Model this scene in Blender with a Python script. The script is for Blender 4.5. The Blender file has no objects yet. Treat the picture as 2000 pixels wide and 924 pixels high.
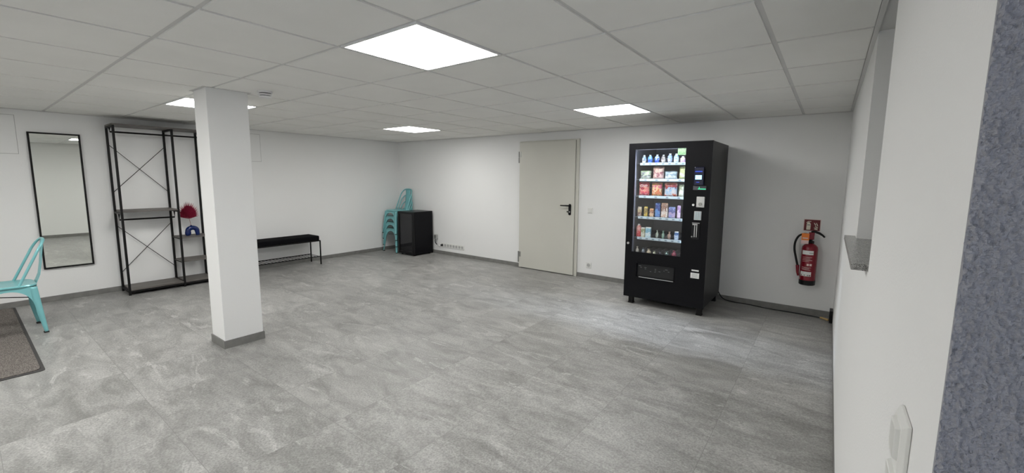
import bpy, bmesh, math, random
from mathutils import Vector, Matrix, noise
random.seed(7)
PI = math.pi
SC = bpy.context.scene
COL = SC.collection

# ------------------------------------------------------------------ camera
XL, XR, YB, H = -4.877, 2.281, 4.790, 2.143      # left wall, right wall, back wall, ceiling height
YF, XE = -2.70, 3.40                              # front wall and the far side of the entrance bay
cam_d = bpy.data.cameras.new('camera')
cam = bpy.data.objects.new('camera', cam_d); COL.objects.link(cam)
right = Vector((0.80058, 0.59917, 0.00794)); down = Vector((0.07860, -0.09186, -0.99266)); fwd = Vector((-0.59405, 0.79533, -0.12064))
m = Matrix((right, -down, -fwd)).transposed().to_4x4()
m.translation = Vector((2.1578, -0.6780, 1.4509))
cam.matrix_world = m
cam_d.sensor_fit = 'HORIZONTAL'; cam_d.sensor_width = 36.0
cam_d.lens = 819.34/2000*36.0
cam_d.shift_x = -0.0030; cam_d.shift_y = -0.0078
cam_d.clip_start = 0.02
SC.camera = cam

# ------------------------------------------------------------------ light and exposure
LAMP = 21.8          # emission of the ceiling panels
LEDW = 34.0          # watts of the door light strip
LED = 42.0           # emission of the tubes in the vending machine
w = bpy.data.worlds.new('world'); SC.world = w; w.use_nodes = True
w.node_tree.nodes['Background'].inputs[0].default_value = (0.6, 0.7, 0.9, 1)
w.node_tree.nodes['Background'].inputs[1].default_value = 4.0      # daylight, enters only through the unseen glazed door added behind the camera
SC.view_settings.view_transform = 'Standard'; SC.view_settings.look = 'None'
SC.view_settings.exposure = 0.0; SC.view_settings.gamma = 1.0
SC.view_settings.use_curve_mapping = False

# ------------------------------------------------------------------ materials
def nt(name):
    m = bpy.data.materials.new(name); m.use_nodes = True
    t = m.node_tree; b = t.nodes['Principled BSDF']
    return m, t, b
def N(t, typ, **k):
    n = t.nodes.new(typ)
    for a, v in k.items():
        if a.startswith('i_'): n.inputs[a[2:].replace('_', ' ')].default_value = v
        elif a[0] == 'n' and a[1:].isdigit(): n.inputs[int(a[1:])].default_value = v
        else: setattr(n, a, v)
    return n
def sset(b, **k):
    for a, v in k.items():
        b.inputs[a.replace('_', ' ')].default_value = v
def mat(name, col, rough=.5, metal=0., bump=0., bscale=200., var=0., vscale=8., spec=None, coat=0.):
    m, t, b = nt(name)
    sset(b, Roughness=rough, Metallic=metal)
    if spec is not None: b.inputs['Specular IOR Level'].default_value = spec
    if coat: b.inputs['Coat Weight'].default_value = coat
    tc = N(t, 'ShaderNodeTexCoord')
    nz = N(t, 'ShaderNodeTexNoise', i_Scale=vscale, i_Detail=4.)
    t.links.new(tc.outputs['Object'], nz.inputs['Vector'])
    rp = N(t, 'ShaderNodeValToRGB')
    v = max(var, .015)
    rp.color_ramp.elements[0].position = .3; rp.color_ramp.elements[1].position = .7
    rp.color_ramp.elements[0].color = tuple(c*(1-v) for c in col) + (1,)
    rp.color_ramp.elements[1].color = tuple(min(1, c*(1+v)) for c in col) + (1,)
    t.links.new(nz.outputs['Fac'], rp.inputs['Fac']); t.links.new(rp.outputs['Color'], b.inputs['Base Color'])
    if bump:
        n2 = N(t, 'ShaderNodeTexNoise', i_Scale=bscale, i_Detail=3.)
        t.links.new(tc.outputs['Object'], n2.inputs['Vector'])
        bp = N(t, 'ShaderNodeBump', i_Strength=bump, i_Distance=.002)
        t.links.new(n2.outputs['Fac'], bp.inputs['Height']); t.links.new(bp.outputs['Normal'], b.inputs['Normal'])
    return m
def emis(name, col, s):
    m, t, b = nt(name)
    b.inputs['Base Color'].default_value = col + (1,)
    b.inputs['Emission Color'].default_value = col + (1,); b.inputs['Emission Strength'].default_value = s
    return m
def printed(name, cols, scale=22., rough=.35, seed=0.):
    """wrapper printed in broad colour fields with blobs, as on snack packs"""
    m, t, b = nt(name); sset(b, Roughness=rough)
    tc = N(t, 'ShaderNodeTexCoord'); mp = N(t, 'ShaderNodeMapping')
    mp.inputs['Location'].default_value = (seed, seed*.7, seed*1.3)
    nz = N(t, 'ShaderNodeTexNoise', i_Scale=scale*1.1, i_Detail=2.5, i_Distortion=.5)
    n2 = N(t, 'ShaderNodeTexNoise', i_Scale=scale*3.2, i_Detail=2.)
    sp = N(t, 'ShaderNodeSeparateXYZ')
    a1 = N(t, 'ShaderNodeMath', operation='MULTIPLY_ADD'); a1.inputs[1].default_value = 1.5; a2 = N(t, 'ShaderNodeMath', operation='SUBTRACT'); a2.inputs[1].default_value = .78
    a3 = N(t, 'ShaderNodeMath', operation='FRACT')
    rp = N(t, 'ShaderNodeValToRGB'); el = rp.color_ramp.elements
    n = len(cols); seq = [cols[0]]
    for k in range(1, n): seq.append(cols[k])
    seq.append(cols[0])
    el[0].position = 0; el[0].color = seq[0]+(1,); el[1].position = 1; el[1].color = seq[-1]+(1,)
    for k in range(1, len(seq)-1):
        p_ = k/(len(seq)-1)
        e = el.new(p_-.10); e.color = seq[k]+(1,)
        e = el.new(p_+.10); e.color = seq[k]+(1,)
    L = t.links.new
    L(tc.outputs['Object'], mp.inputs['Vector']); L(mp.outputs['Vector'], nz.inputs['Vector']); L(mp.outputs['Vector'], n2.inputs['Vector'])
    L(tc.outputs['Generated'], sp.inputs[0]); L(nz.outputs['Fac'], a1.inputs[0]); L(sp.outputs['Z'], a1.inputs[2]); L(a1.outputs[0], a2.inputs[0]); L(a2.outputs[0], a3.inputs[0])
    L(a3.outputs[0], rp.inputs['Fac'])
    r2 = N(t, 'ShaderNodeValToRGB'); r2.color_ramp.elements[0].position = .60; r2.color_ramp.elements[1].position = .66
    r2.color_ramp.elements[0].color = (0, 0, 0, 1); r2.color_ramp.elements[1].color = (.6, .6, .6, 1); L(n2.outputs['Fac'], r2.inputs['Fac'])
    mx = N(t, 'ShaderNodeMix', data_type='RGBA'); L(r2.outputs['Color'], mx.inputs[0]); L(rp.outputs['Color'], mx.inputs[6]); mx.inputs[7].default_value = (.75, .72, .68, 1)
    L(mx.outputs[2], b.inputs['Base Color'])
    return m

def wall_mat(name, col, strength=.35, scale=160.):
    m, t, b = nt(name); sset(b, Roughness=.92); b.inputs['Specular IOR Level'].default_value = .15
    L = t.links.new
    tc = N(t, 'ShaderNodeTexCoord')
    nz = N(t, 'ShaderNodeTexNoise', i_Scale=1.2, i_Detail=5.)
    rp = N(t, 'ShaderNodeValToRGB')
    rp.color_ramp.elements[0].color = tuple(c*.975 for c in col)+(1,); rp.color_ramp.elements[1].color = col+(1,)
    L(tc.outputs['Object'], nz.inputs['Vector']); L(nz.outputs['Fac'], rp.inputs['Fac']); L(rp.outputs['Color'], b.inputs['Base Color'])
    n2 = N(t, 'ShaderNodeTexNoise', i_Scale=scale, i_Detail=4.)
    bp = N(t, 'ShaderNodeBump', i_Strength=strength, i_Distance=.0022)
    L(tc.outputs['Object'], n2.inputs['Vector']); L(n2.outputs['Fac'], bp.inputs['Height']); L(bp.outputs['Normal'], b.inputs['Normal'])
    return m

def floor_mat():
    m, t, b = nt('stone_look_tile'); L = t.links.new
    P = .604
    tc = N(t, 'ShaderNodeTexCoord'); sp = N(t, 'ShaderNodeSeparateXYZ'); L(tc.outputs['Object'], sp.inputs[0])
    def ma(op, a, bb=None, c=None):
        n = N(t, 'ShaderNodeMath', operation=op)
        for i, v in enumerate((a, bb, c)):
            if v is None: continue
            if isinstance(v, (int, float)): n.inputs[i].default_value = v
            else: L(v, n.inputs[i])
        return n.outputs[0]
    ux = ma('DIVIDE', ma('SUBTRACT', sp.outputs['X'], 1.118 - 20*P), P)
    uy = ma('DIVIDE', ma('SUBTRACT', sp.outputs['Y'], 1.158 - 20*P), P)
    fx, fy = ma('FRACT', ux), ma('FRACT', uy)
    ix, iy = ma('FLOOR', ux), ma('FLOOR', uy)
    ex = ma('MINIMUM', fx, ma('SUBTRACT', 1.0, fx)); ey = ma('MINIMUM', fy, ma('SUBTRACT', 1.0, fy))
    e = ma('MINIMUM', ex, ey)
    joint = ma('LESS_THAN', e, .0026)
    cb = N(t, 'ShaderNodeCombineXYZ'); L(ix, cb.inputs[0]); L(iy, cb.inputs[1])
    wn = N(t, 'ShaderNodeTexWhiteNoise', noise_dimensions='3D'); L(cb.outputs[0], wn.inputs['Vector'])
    # each tile its own piece of the stone
    sc = N(t, 'ShaderNodeVectorMath', operation='SCALE'); sc.inputs['Scale'].default_value = 9.
    L(wn.outputs['Color'], sc.inputs[0])
    ad = N(t, 'ShaderNodeVectorMath', operation='ADD'); L(tc.outputs['Object'], ad.inputs[0]); L(sc.outputs[0], ad.inputs[1])
    mp = N(t, 'ShaderNodeMapping'); mp.inputs['Rotation'].default_value = (0, 0, .25); mp.inputs['Scale'].default_value = (1.0, 2.6, 1)
    L(ad.outputs[0], mp.inputs['Vector'])
    n1 = N(t, 'ShaderNodeTexNoise', i_Scale=2.6, i_Detail=9., i_Roughness=.62, i_Distortion=.9); L(mp.outputs[0], n1.inputs['Vector'])
    r1 = N(t, 'ShaderNodeValToRGB'); c = r1.color_ramp
    c.elements[0].position = .30; c.elements[0].color = (.205, .202, .192, 1)
    c.elements[1].position = .70; c.elements[1].color = (.40, .396, .380, 1)
    L(n1.outputs['Fac'], r1.inputs['Fac'])
    # pale flaky veins
    mp2 = N(t, 'ShaderNodeMapping'); mp2.inputs['Rotation'].default_value = (0, 0, -.35); mp2.inputs['Scale'].default_value = (1.1, 3.2, 1)
    L(ad.outputs[0], mp2.inputs['Vector'])
    n2 = N(t, 'ShaderNodeTexNoise', i_Scale=1.7, i_Detail=6., i_Roughness=.7, i_Distortion=1.6); L(mp2.outputs[0], n2.inputs['Vector'])
    r2 = N(t, 'ShaderNodeValToRGB'); c = r2.color_ramp
    c.elements[0].position = .585; c.elements[0].color = (0, 0, 0, 1); c.elements[1].position = .64; c.elements[1].color = (.65, .65, .65, 1)
    L(n2.outputs['Fac'], r2.inputs['Fac'])
    r2d = N(t, 'ShaderNodeValToRGB'); c = r2d.color_ramp     # darker seams in the stone
    c.elements[0].position = .27; c.elements[0].color = (.5, .5, .5, 1); c.elements[1].position = .36; c.elements[1].color = (0, 0, 0, 1)
    L(n2.outputs['Fac'], r2d.inputs['Fac'])
    mx = N(t, 'ShaderNodeMix', data_type='RGBA'); L(r2.outputs['Color'], mx.inputs[0]); L(r1.outputs['Color'], mx.inputs[6]); mx.inputs[7].default_value = (.46, .455, .44, 1)
    mxd = N(t, 'ShaderNodeMix', data_type='RGBA'); L(r2d.outputs['Color'], mxd.inputs[0]); L(mx.outputs[2], mxd.inputs[6]); mxd.inputs[7].default_value = (.19, .185, .175, 1)
    # fine speckle
    n3 = N(t, 'ShaderNodeTexNoise', i_Scale=95., i_Detail=3., i_Roughness=.75); L(ad.outputs[0], n3.inputs['Vector'])
    r3 = N(t, 'ShaderNodeValToRGB'); c = r3.color_ramp
    c.elements[0].position = .33; c.elements[0].color = (.70, .70, .70, 1); c.elements[1].position = .68; c.elements[1].color = (1.28, 1.28, 1.28, 1)
    L(n3.outputs['Fac'], r3.inputs['Fac'])
    mu = N(t, 'ShaderNodeMix', data_type='RGBA', blend_type='MULTIPLY'); mu.inputs[0].default_value = 1.; L(mxd.outputs[2], mu.inputs[6]); L(r3.outputs['Color'], mu.inputs[7])
    # tile to tile shade
    tv = ma('ADD', ma('MULTIPLY', wn.outputs['Value'], .13), .93)
    cb2 = N(t, 'ShaderNodeCombineXYZ')
    for i in range(3): L(tv, cb2.inputs[i])
    mu2 = N(t, 'ShaderNodeMix', data_type='RGBA', blend_type='MULTIPLY'); mu2.inputs[0].default_value = 1.; L(mu.outputs[2], mu2.inputs[6]); L(cb2.outputs[0], mu2.inputs[7])
    mj = N(t, 'ShaderNodeMix', data_type='RGBA'); L(ma('MULTIPLY', joint, .75), mj.inputs[0]); L(mu2.outputs[2], mj.inputs[6]); mj.inputs[7].default_value = (.19, .187, .18, 1)
    L(mj.outputs[2], b.inputs['Base Color'])
    rr = N(t, 'ShaderNodeMapRange', n1=.3, n2=.7, n3=.36, n4=.52); L(n1.outputs['Fac'], rr.inputs[0]); L(rr.outputs[0], b.inputs['Roughness'])
    bp = N(t, 'ShaderNodeBump', i_Strength=.25, i_Distance=.0015); L(n3.outputs['Fac'], bp.inputs['Height']); L(bp.outputs['Normal'], b.inputs['Normal'])
    return m

def granite_mat():
    m, t, b = nt('speckled_granite'); L = t.links.new; sset(b, Roughness=.25)
    tc = N(t, 'ShaderNodeTexCoord'); v = N(t, 'ShaderNodeTexVoronoi', i_Scale=420.); L(tc.outputs['Object'], v.inputs['Vector'])
    rp = N(t, 'ShaderNodeValToRGB'); c = rp.color_ramp
    c.elements[0].position = .15; c.elements[0].color = (.10, .10, .10, 1); c.elements[1].position = .8; c.elements[1].color = (.42, .415, .40, 1)
    e = c.elements.new(.4); e.color = (.28, .275, .265, 1)
    s = N(t, 'ShaderNodeSeparateColor'); L(v.outputs['Color'], s.inputs[0]); L(s.outputs[0], rp.inputs['Fac']); L(rp.outputs['Color'], b.inputs['Base Color'])
    return m

def rug_mat():
    m, t, b = nt('ribbed_doormat'); L = t.links.new; sset(b, Roughness=1.); b.inputs['Specular IOR Level'].default_value = .05
    tc = N(t, 'ShaderNodeTexCoord'); mp = N(t, 'ShaderNodeMapping'); mp.inputs['Scale'].default_value = (60, 190, 60)
    L(tc.outputs['Object'], mp.inputs['Vector'])
    nz = N(t, 'ShaderNodeTexNoise', i_Scale=1., i_Detail=3., i_Roughness=.8); L(mp.outputs[0], nz.inputs['Vector'])
    rp = N(t, 'ShaderNodeValToRGB'); c = rp.color_ramp
    c.elements[0].position = .35; c.elements[0].color = (.075, .066, .060, 1); c.elements[1].position = .66; c.elements[1].color = (.235, .215, .198, 1)
    L(nz.outputs['Fac'], rp.inputs['Fac']); L(rp.outputs['Color'], b.inputs['Base Color'])
    bp = N(t, 'ShaderNodeBump', i_Strength=.6, i_Distance=.003); L(nz.outputs['Fac'], bp.inputs['Height']); L(bp.outputs['Normal'], b.inputs['Normal'])
    return m

def wood_mat(name, c0, c1):
    m, t, b = nt(name); L = t.links.new; sset(b, Roughness=.5)
    tc = N(t, 'ShaderNodeTexCoord'); mp = N(t, 'ShaderNodeMapping'); mp.inputs['Scale'].default_value = (40, 3, 40)
    L(tc.outputs['Object'], mp.inputs['Vector'])
    nz = N(t, 'ShaderNodeTexNoise', i_Scale=1., i_Detail=5., i_Distortion=.6); L(mp.outputs[0], nz.inputs['Vector'])
    rp = N(t, 'ShaderNodeValToRGB'); c = rp.color_ramp
    c.elements[0].position = .3; c.elements[0].color = c0+(1,); c.elements[1].position = .7; c.elements[1].color = c1+(1,)
    L(nz.outputs['Fac'], rp.inputs['Fac']); L(rp.outputs['Color'], b.inputs['Base Color'])
    return m

def glass_mat(name, tint=(1, 1, 1), refl=.9):
    m = bpy.data.materials.new(name); m.use_nodes = True; t = m.node_tree; t.nodes.clear(); L = t.links.new
    o = N(t, 'ShaderNodeOutputMaterial'); mx = N(t, 'ShaderNodeMixShader'); tr = N(t, 'ShaderNodeBsdfTransparent'); gl = N(t, 'ShaderNodeBsdfGlossy')
    tr.inputs[0].default_value = tint+(1,); gl.inputs['Roughness'].default_value = .01; gl.inputs[0].default_value = (refl, refl, refl, 1)
    fr = N(t, 'ShaderNodeFresnel'); ge = N(t, 'ShaderNodeNewGeometry'); mr = N(t, 'ShaderNodeMapRange', n1=0., n2=1., n3=1.5, n4=1/1.5)
    L(ge.outputs['Backfacing'], mr.inputs[0]); L(mr.outputs[0], fr.inputs['IOR'])      # a thin sheet: same reflection on both faces
    L(fr.outputs[0], mx.inputs[0]); L(tr.outputs[0], mx.inputs[1]); L(gl.outputs[0], mx.inputs[2]); L(mx.outputs[0], o.inputs[0])
    return m

M = {}
M['wall'] = wall_mat('white_roughcast_paint', (.84, .84, .83))
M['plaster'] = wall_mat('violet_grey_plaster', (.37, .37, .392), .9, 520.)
M['floor'] = floor_mat()
M['base'] = mat('skirting_tile', (.195, .192, .182), .45, var=.12, vscale=14, bump=.2)
M['tile'] = mat('mineral_ceiling_tile', (.86, .855, .825), .95, bump=.5, bscale=260, var=.02, vscale=3, spec=.1)
M['joint'] = mat('hairline_joint_grey', (.36, .36, .35), .9)
M['grid'] = mat('ceiling_grid_metal', (.66, .655, .64), .6)
M['bezel'] = mat('lamp_bezel_white', (.8, .8, .8), .4)
M['panel'] = emis('led_panel_light', (1.0, .992, .968), LAMP)
M['granite'] = granite_mat()
M['door'] = mat('grey_beige_door_paint', (.60, .59, .53), .45, var=.02, vscale=2)
M['hinge'] = mat('hinge_steel', (.33, .33, .31), .4, .6)
M['black'] = mat('black_plastic', (.006, .006, .007), .35, spec=.25)
M['matt_black'] = mat('matt_black_metal', (.008, .0075, .0075), .5, spec=.2)
M['plastic'] = mat('white_switch_plastic', (.78, .78, .75), .3)
M['dark_hole'] = mat('socket_recess', (.50, .50, .49), .6)
M['grey_plastic'] = mat('grey_plug_plastic', (.38, .38, .37), .5)
M['teal'] = mat('turquoise_lacquered_steel', (.20, .50, .52), .3, .15, var=.06, vscale=6)
M['rubber'] = mat('black_rubber', (.01, .01, .01), .8)
M['shelf_wood'] = wood_mat('charcoal_wood_board', (.085, .075, .068), (.155, .14, .13))
M['fabric'] = mat('black_velvet_fabric', (.006, .006, .007), .95, bump=.4, bscale=300, spec=.05)
M['vase'] = mat('cobalt_glazed_ceramic', (.005, .018, .11), .18, var=.15, vscale=30)
M['palm'] = mat('dried_magenta_palm', (.33, .012, .055), .8, var=.3, vscale=60)
M['stem'] = mat('pink_palm_stem', (.30, .10, .10), .8)
M['cabinet'] = mat('black_powder_coat', (.0045, .0045, .006), .30, spec=.15)
M['cab_side'] = mat('dark_grey_sheet_metal', (.026, .026, .027), .42, spec=.25)
M['inner'] = mat('dark_grey_liner', (.085, .085, .10), .6)
M['rail'] = mat('pale_price_rail', (.46, .56, .60), .35)
M['tag'] = mat('price_tag_grey', (.16, .22, .27), .5)
M['wire'] = mat('chrome_spiral_wire', (.30, .31, .33), .3, .8)
M['led'] = emis('cool_led_tube', (.72, .84, 1.0), LED)
M['led_soft'] = emis('soft_led_tube', (.72, .84, 1.0), LED*.4)
M['glass'] = glass_mat('clear_pane')
M['smoke_glass'] = glass_mat('smoked_pane', (.45, .45, .48))
M['screen'] = emis('reader_screen_glow', (.35, .72, 1.0), 1.6)
M['blue_glow'] = emis('reader_blue_glow', (.02, .06, .45), .7)
M['green_glow'] = emis('green_led_bar', (.05, .75, .35), .9)
M['reader'] = mat('reader_dark_blue', (.006, .008, .03), .2)
M['steel'] = mat('brushed_steel', (.60, .60, .59), .32, .7)
M['paper'] = mat('white_paper_label', (.80, .80, .78), .7)
M['ink'] = mat('grey_print', (.25, .25, .25), .7)
M['red'] = mat('extinguisher_red', (.21, .004, .016), .25, coat=.15)
M['sign_red'] = mat('sign_red', (.13, .004, .010), .5)
M['sign_white'] = mat('sign_cream_white', (.78, .73, .62), .5)
M['sign_edge'] = mat('sign_pale_border', (.68, .52, .49), .5)
M['orange'] = mat('orange_tag_card', (.75, .20, .03), .6)
M['pink'] = mat('pale_pink_card', (.75, .55, .53), .6)
M['tan'] = mat('yellow_tan_plastic', (.55, .38, .16), .5)
M['mirror'] = None
mm, t_, b_ = nt('silvered_mirror'); sset(b_, Metallic=1., Roughness=.0); b_.inputs['Base Color'].default_value = (.84, .86, .82, 1); M['mirror'] = mm
M['rug'] = rug_mat()
M['rug_edge'] = mat('rug_rubber_border', (.045, .043, .042), .8)
M['green_sticker'] = printed('green_sticker', [(.25, .60, .30), (.45, .78, .45), (.60, .80, .60)], 60)
M['pane_dark'] = mat('frosted_window_pane', (.42, .44, .46), .3)

# ------------------------------------------------------------------ mesh helpers
class B:
    """collects shapes; build() links them as one mesh object"""
    def __init__(s): s.v = []; s.f = []; s.mi = []; s.cur = 0
    def add(s, vs, fs):
        o = len(s.v); s.v += [tuple(p) for p in vs]; s.f += [tuple(i+o for i in f) for f in fs]; s.mi += [s.cur]*len(fs)
        return s
    def m(s, i): s.cur = i; return s
    def box(s, x0, x1, y0, y1, z0, z1):
        vs = [(x, y, z) for z in (z0, z1) for y in (y0, y1) for x in (x0, x1)]
        return s.add(vs, [(0, 2, 3, 1), (4, 5, 7, 6), (0, 1, 5, 4), (2, 6, 7, 3), (0, 4, 6, 2), (1, 3, 7, 5)])
    def tube(s, pts, r, n=10, cap=True, closed=False):
        P = [Vector(p) for p in pts]; K = len(P)
        rs = r if isinstance(r, (list, tuple)) else [r]*K
        rings = []; up = None
        for i in range(K):
            a = P[(i-1) % K] if (i or closed) else P[i]; b = P[(i+1) % K] if (i < K-1 or closed) else P[i]
            d = (b-a).normalized()
            if up is None:
                up = Vector((0, 0, 1)) if abs(d.z) < .9 else Vector((1, 0, 0))
            sd = d.cross(up)
            if sd.length < 1e-4: sd = d.cross(Vector((0, 1, 0)))
            sd.normalize(); up = sd.cross(d).normalized()
            rings.append([P[i] + (sd*math.cos(2*PI*k/n) + up*math.sin(2*PI*k/n))*rs[i] for k in range(n)])
        vs = [p for q in rings for p in q]; fs = []
        for i in range(K if closed else K-1):
            j = (i+1) % K
            for k in range(n): fs.append((i*n+k, i*n+(k+1) % n, j*n+(k+1) % n, j*n+k))
        if cap and not closed:
            fs.append(tuple(range(n))[::-1]); fs.append(tuple((K-1)*n+k for k in range(n)))
        return s.add(vs, fs)
    def cyl(s, a, b, r, n=20, r2=None): return s.tube([a, b], [r, r if r2 is None else r2], n)
    def lathe(s, prof, c=(0, 0, 0), n=28):
        vs = []; fs = []
        for r, z in prof:
            for k in range(n): vs.append((c[0]+r*math.cos(2*PI*k/n), c[1]+r*math.sin(2*PI*k/n), c[2]+z))
        for i in range(len(prof)-1):
            for k in range(n): fs.append((i*n+k, i*n+(k+1) % n, (i+1)*n+(k+1) % n, (i+1)*n+k))
        fs.append(tuple(range(n))[::-1]); fs.append(tuple((len(prof)-1)*n+k for k in range(n)))
        return s.add(vs, fs)
    def prism(s, poly, axis, a, b):
        """polygon (list of 2D) extruded from a to b along axis 0/1/2"""
        def P(u, v, w): return {0: (w, u, v), 1: (u, w, v), 2: (u, v, w)}[axis]
        n = len(poly); vs = [P(u, v, a) for u, v in poly] + [P(u, v, b) for u, v in poly]
        fs = [tuple(range(n))[::-1], tuple(range(n, 2*n))] + [(i, (i+1) % n, n+(i+1) % n, n+i) for i in range(n)]
        return s.add(vs, fs)
    def build(s, name, mats, parent=None, bevel=0., smooth=False, seg=2, solid=0.):
        me = bpy.data.meshes.new(name); me.from_pydata(s.v, [], s.f); me.update()
        ms = mats if isinstance(mats, (list, tuple)) else [mats]
        for q in ms: me.materials.append(q)
        for p, i in zip(me.polygons, s.mi): p.material_index = i
        bm = bmesh.new(); bm.from_mesh(me); bmesh.ops.recalc_face_normals(bm, faces=bm.faces); bm.to_mesh(me); bm.free()
        if smooth:
            for p in me.polygons: p.use_smooth = True
            try: me.set_sharp_from_angle(angle=math.radians(40))
            except Exception: pass
        o = bpy.data.objects.new(name, me); COL.objects.link(o)
        if parent: o.parent = parent
        if solid:
            md = o.modifiers.new('solid', 'SOLIDIFY'); md.thickness = solid; md.offset = 0
        if bevel:
            md = o.modifiers.new('bevel', 'BEVEL'); md.width = bevel; md.segments = seg; md.limit_method = 'ANGLE'; md.angle_limit = math.radians(40)
        return o
def thing(name, label, cat, loc=(0, 0, 0), rz=0., group=None):
    o = bpy.data.objects.new(name, None); COL.objects.link(o); o.empty_display_size = .05
    o.location = loc; o.rotation_euler = (0, 0, rz); o['label'] = label; o['category'] = cat
    if group: o['group'] = group
    return o
def tag(o, label, cat, group=None, loc=None):
    o['label'] = label; o['category'] = cat
    if group: o['group'] = group
    if loc is not None: o.location = loc
    return o
def struct(o): o['kind'] = 'structure'; return o
def copy_tree(src, parent=None):
    c = src.copy(); COL.objects.link(c)
    if parent: c.parent = parent
    for ch in list(src.children): copy_tree(ch, c)
    return c

# ------------------------------------------------------------------ room shell
struct(B().box(XL-.15, XE+.15, YF-.15, YB+.15, -.12, 0).build('floor', M['floor']))
struct(B().box(XL-.15, XL, YF-.15, YB+.15, 0, H+.05).build('wall_left', M['wall']))
struct(B().box(XL, XE+.15, YB, YB+.15, 0, H+.05).build('wall_back', M['wall']))
EX0, EX1, EZ = 2.38, 3.30, 2.02
struct(B().box(XL, EX0, YF-.15, YF, 0, H+.05).box(EX1, XE+.15, YF-.15, YF, 0, H+.05).box(EX0, EX1, YF-.15, YF, EZ, H+.05).build('wall_front', M['wall']))
ed = struct(B().box(EX0, EX0+.07, YF-.10, YF-.04, 0, EZ).box(EX1-.07, EX1, YF-.10, YF-.04, 0, EZ).box(EX0+.07, EX1-.07, YF-.10, YF-.04, EZ-.07, EZ).box(EX0+.07, EX1-.07, YF-.10, YF-.04, 0, .10).build('added_door', M['door'], bevel=.004))  # unseen entrance door, added to let daylight onto the near plaster
B().box(EX0+.0705, EX1-.0705, YF-.075, YF-.067, .1005, EZ-.0705).build('glazing', M['glass'], ed)
B().tube([(EX1-.035, YF-.04, 1.05), (EX1-.035, YF+.01, 1.05), (EX1-.16, YF+.01, 1.05)], .010, 10).build('lever', M['steel'], ed)
struct(B().box(XE, XE+.15, YF, -.012, 0, H+.05).build('wall_entrance', M['wall']))
# right wall with its window niche reaching up to the ceiling
NY0, NY1, SILL = 1.13, 1.98, 1.166
WT = .34
b = B()
b.box(XR, XR+WT, -.012, NY0, 0, H+.05).box(XR, XR+WT, NY1, YB, 0, H+.05).box(XR, XR+WT, NY0, NY1, 0, SILL-.022).box(XR+WT, XE+.15, -.012, .12, 0, H+.05)
struct(b.build('wall_right', M['wall']))
b = B().box(XR+.24, XR+.30, NY0, NY1, SILL, SILL+.06).box(XR+.24, XR+.30, NY0, NY1, H-.07, H-.012)
b.box(XR+.24, XR+.30, NY0, NY0+.06, SILL+.06, H-.07).box(XR+.24, XR+.30, NY1-.06, NY1, SILL+.06, H-.07)
win = struct(b.build('window_1', M['plastic'], bevel=.004))
B().box(XR+.262, XR+.278, NY0+.06, NY1-.06, SILL+.06, H-.07).build('pane', M['pane_dark'], win)
o = B()
o.prism([(XR-.045, NY0+.03), (XR-.0005, NY0+.03), (XR-.0005, NY0+.0005), (XR+.24, NY0+.0005), (XR+.24, NY1-.0005), (XR-.0005, NY1-.0005), (XR-.0005, NY1+.12), (XR-.045, NY1+.12)], 2, SILL-.022, SILL)
tag(o.build('window_sill', M['granite'], bevel=.0015), 'grey granite window sill sticking out of the white right wall', 'window sill')

# roughcast plaster on the wall end beside the camera (real relief near the lens)
def plaster_end():
    xs = [XR + i*.0011 for i in range(70)]; x = xs[-1]
    while x < XE: x += .06; xs.append(min(x, XE))
    z0, dz = .95, .0013; zs = [0., .2, .4, .6, .8, .9]; z = z0
    while z < H-.006: zs.append(z); z += dz
    zs.append(H-.004)
    vs = []; fs = []
    for j, z in enumerate(zs):
        for i, x in enumerate(xs):
            q = Vector((x*190, z*150, 3.3)); n0 = noise.noise(q); d = max(n0, -.12)*.0062 + noise.noise(q*2.1+Vector((7, 1, 2)))*.0026 + noise.noise(Vector((x*22, z*22, 1)))*.0006
            xx = x + (noise.noise(Vector((5, z*110, 9)))*.0014 + noise.noise(Vector((2, z*30, 4)))*.0012 if i == 0 else 0)
            vs.append((xx, -.0175 - d, z))
    nx = len(xs)
    for j in range(len(zs)-1):
        for i in range(nx-1): fs.append((j*nx+i, j*nx+i+1, (j+1)*nx+i+1, (j+1)*nx+i))
    # return edge to the wall
    o = len(vs)
    for j in range(len(zs)): vs.append((XR, -.012, zs[j]))
    for j in range(len(zs)-1): fs.append((j*nx, (j+1)*nx, o+j+1, o+j))
    bb = B().add(vs, fs)
    return bb.build('wall_plaster_end', M['plaster'], smooth=False)
struct(plaster_end())

# skirting tiles
def skirt(name, *boxes):
    b = B()
    for q in boxes: b.box(*q, 0, .062)
    return struct(b.build(name, M['base'], bevel=.0015))
DX0, DX1, DZ = -1.822, -.766, 2.012
skirt('baseboard_left', (XL, XL+.010, YF, YB))
skirt('baseboard_back', (XL+.010, DX0-.002, YB-.010, YB), (DX1+.002, XR-.002, YB-.010, YB))
skirt('baseboard_right', (XR-.002, XR, 0, YB-.010))
skirt('baseboard_front', (XL+.010, EX0, YF, YF+.010))

# pillar
PX0, PX1, PY0, PY1 = -2.088, -1.812, .578, .876
struct(B().box(PX0, PX1, PY0, PY1, 0, H-.004).build('wall_pillar', M['wall'], bevel=.004))
b = B(); e = .009
b.box(PX0-e, PX1+e, PY0-e, PY0-.0005, 0, .067).box(PX0-e, PX1+e, PY1+.0005, PY1+e, 0, .067).box(PX0-e, PX0-.0005, PY0, PY1, 0, .067).box(PX1+.0005, PX1+e, PY0, PY1, 0, .067)
struct(b.build('baseboard_pillar', M['base']))
b = B(); a = .022
b.box(PX0-a, PX1+a, PY0-a, PY0-.001, H-.010, H-.006).box(PX0-a, PX1+a, PY1+.001, PY1+a, H-.010, H-.006).box(PX0-a, PX0-.001, PY0, PY1, H-.010, H-.006).box(PX1+.001, PX1+a, PY0, PY1, H-.010, H-.006)
struct(b.build('trim_pillar', M['grid']))

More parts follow.
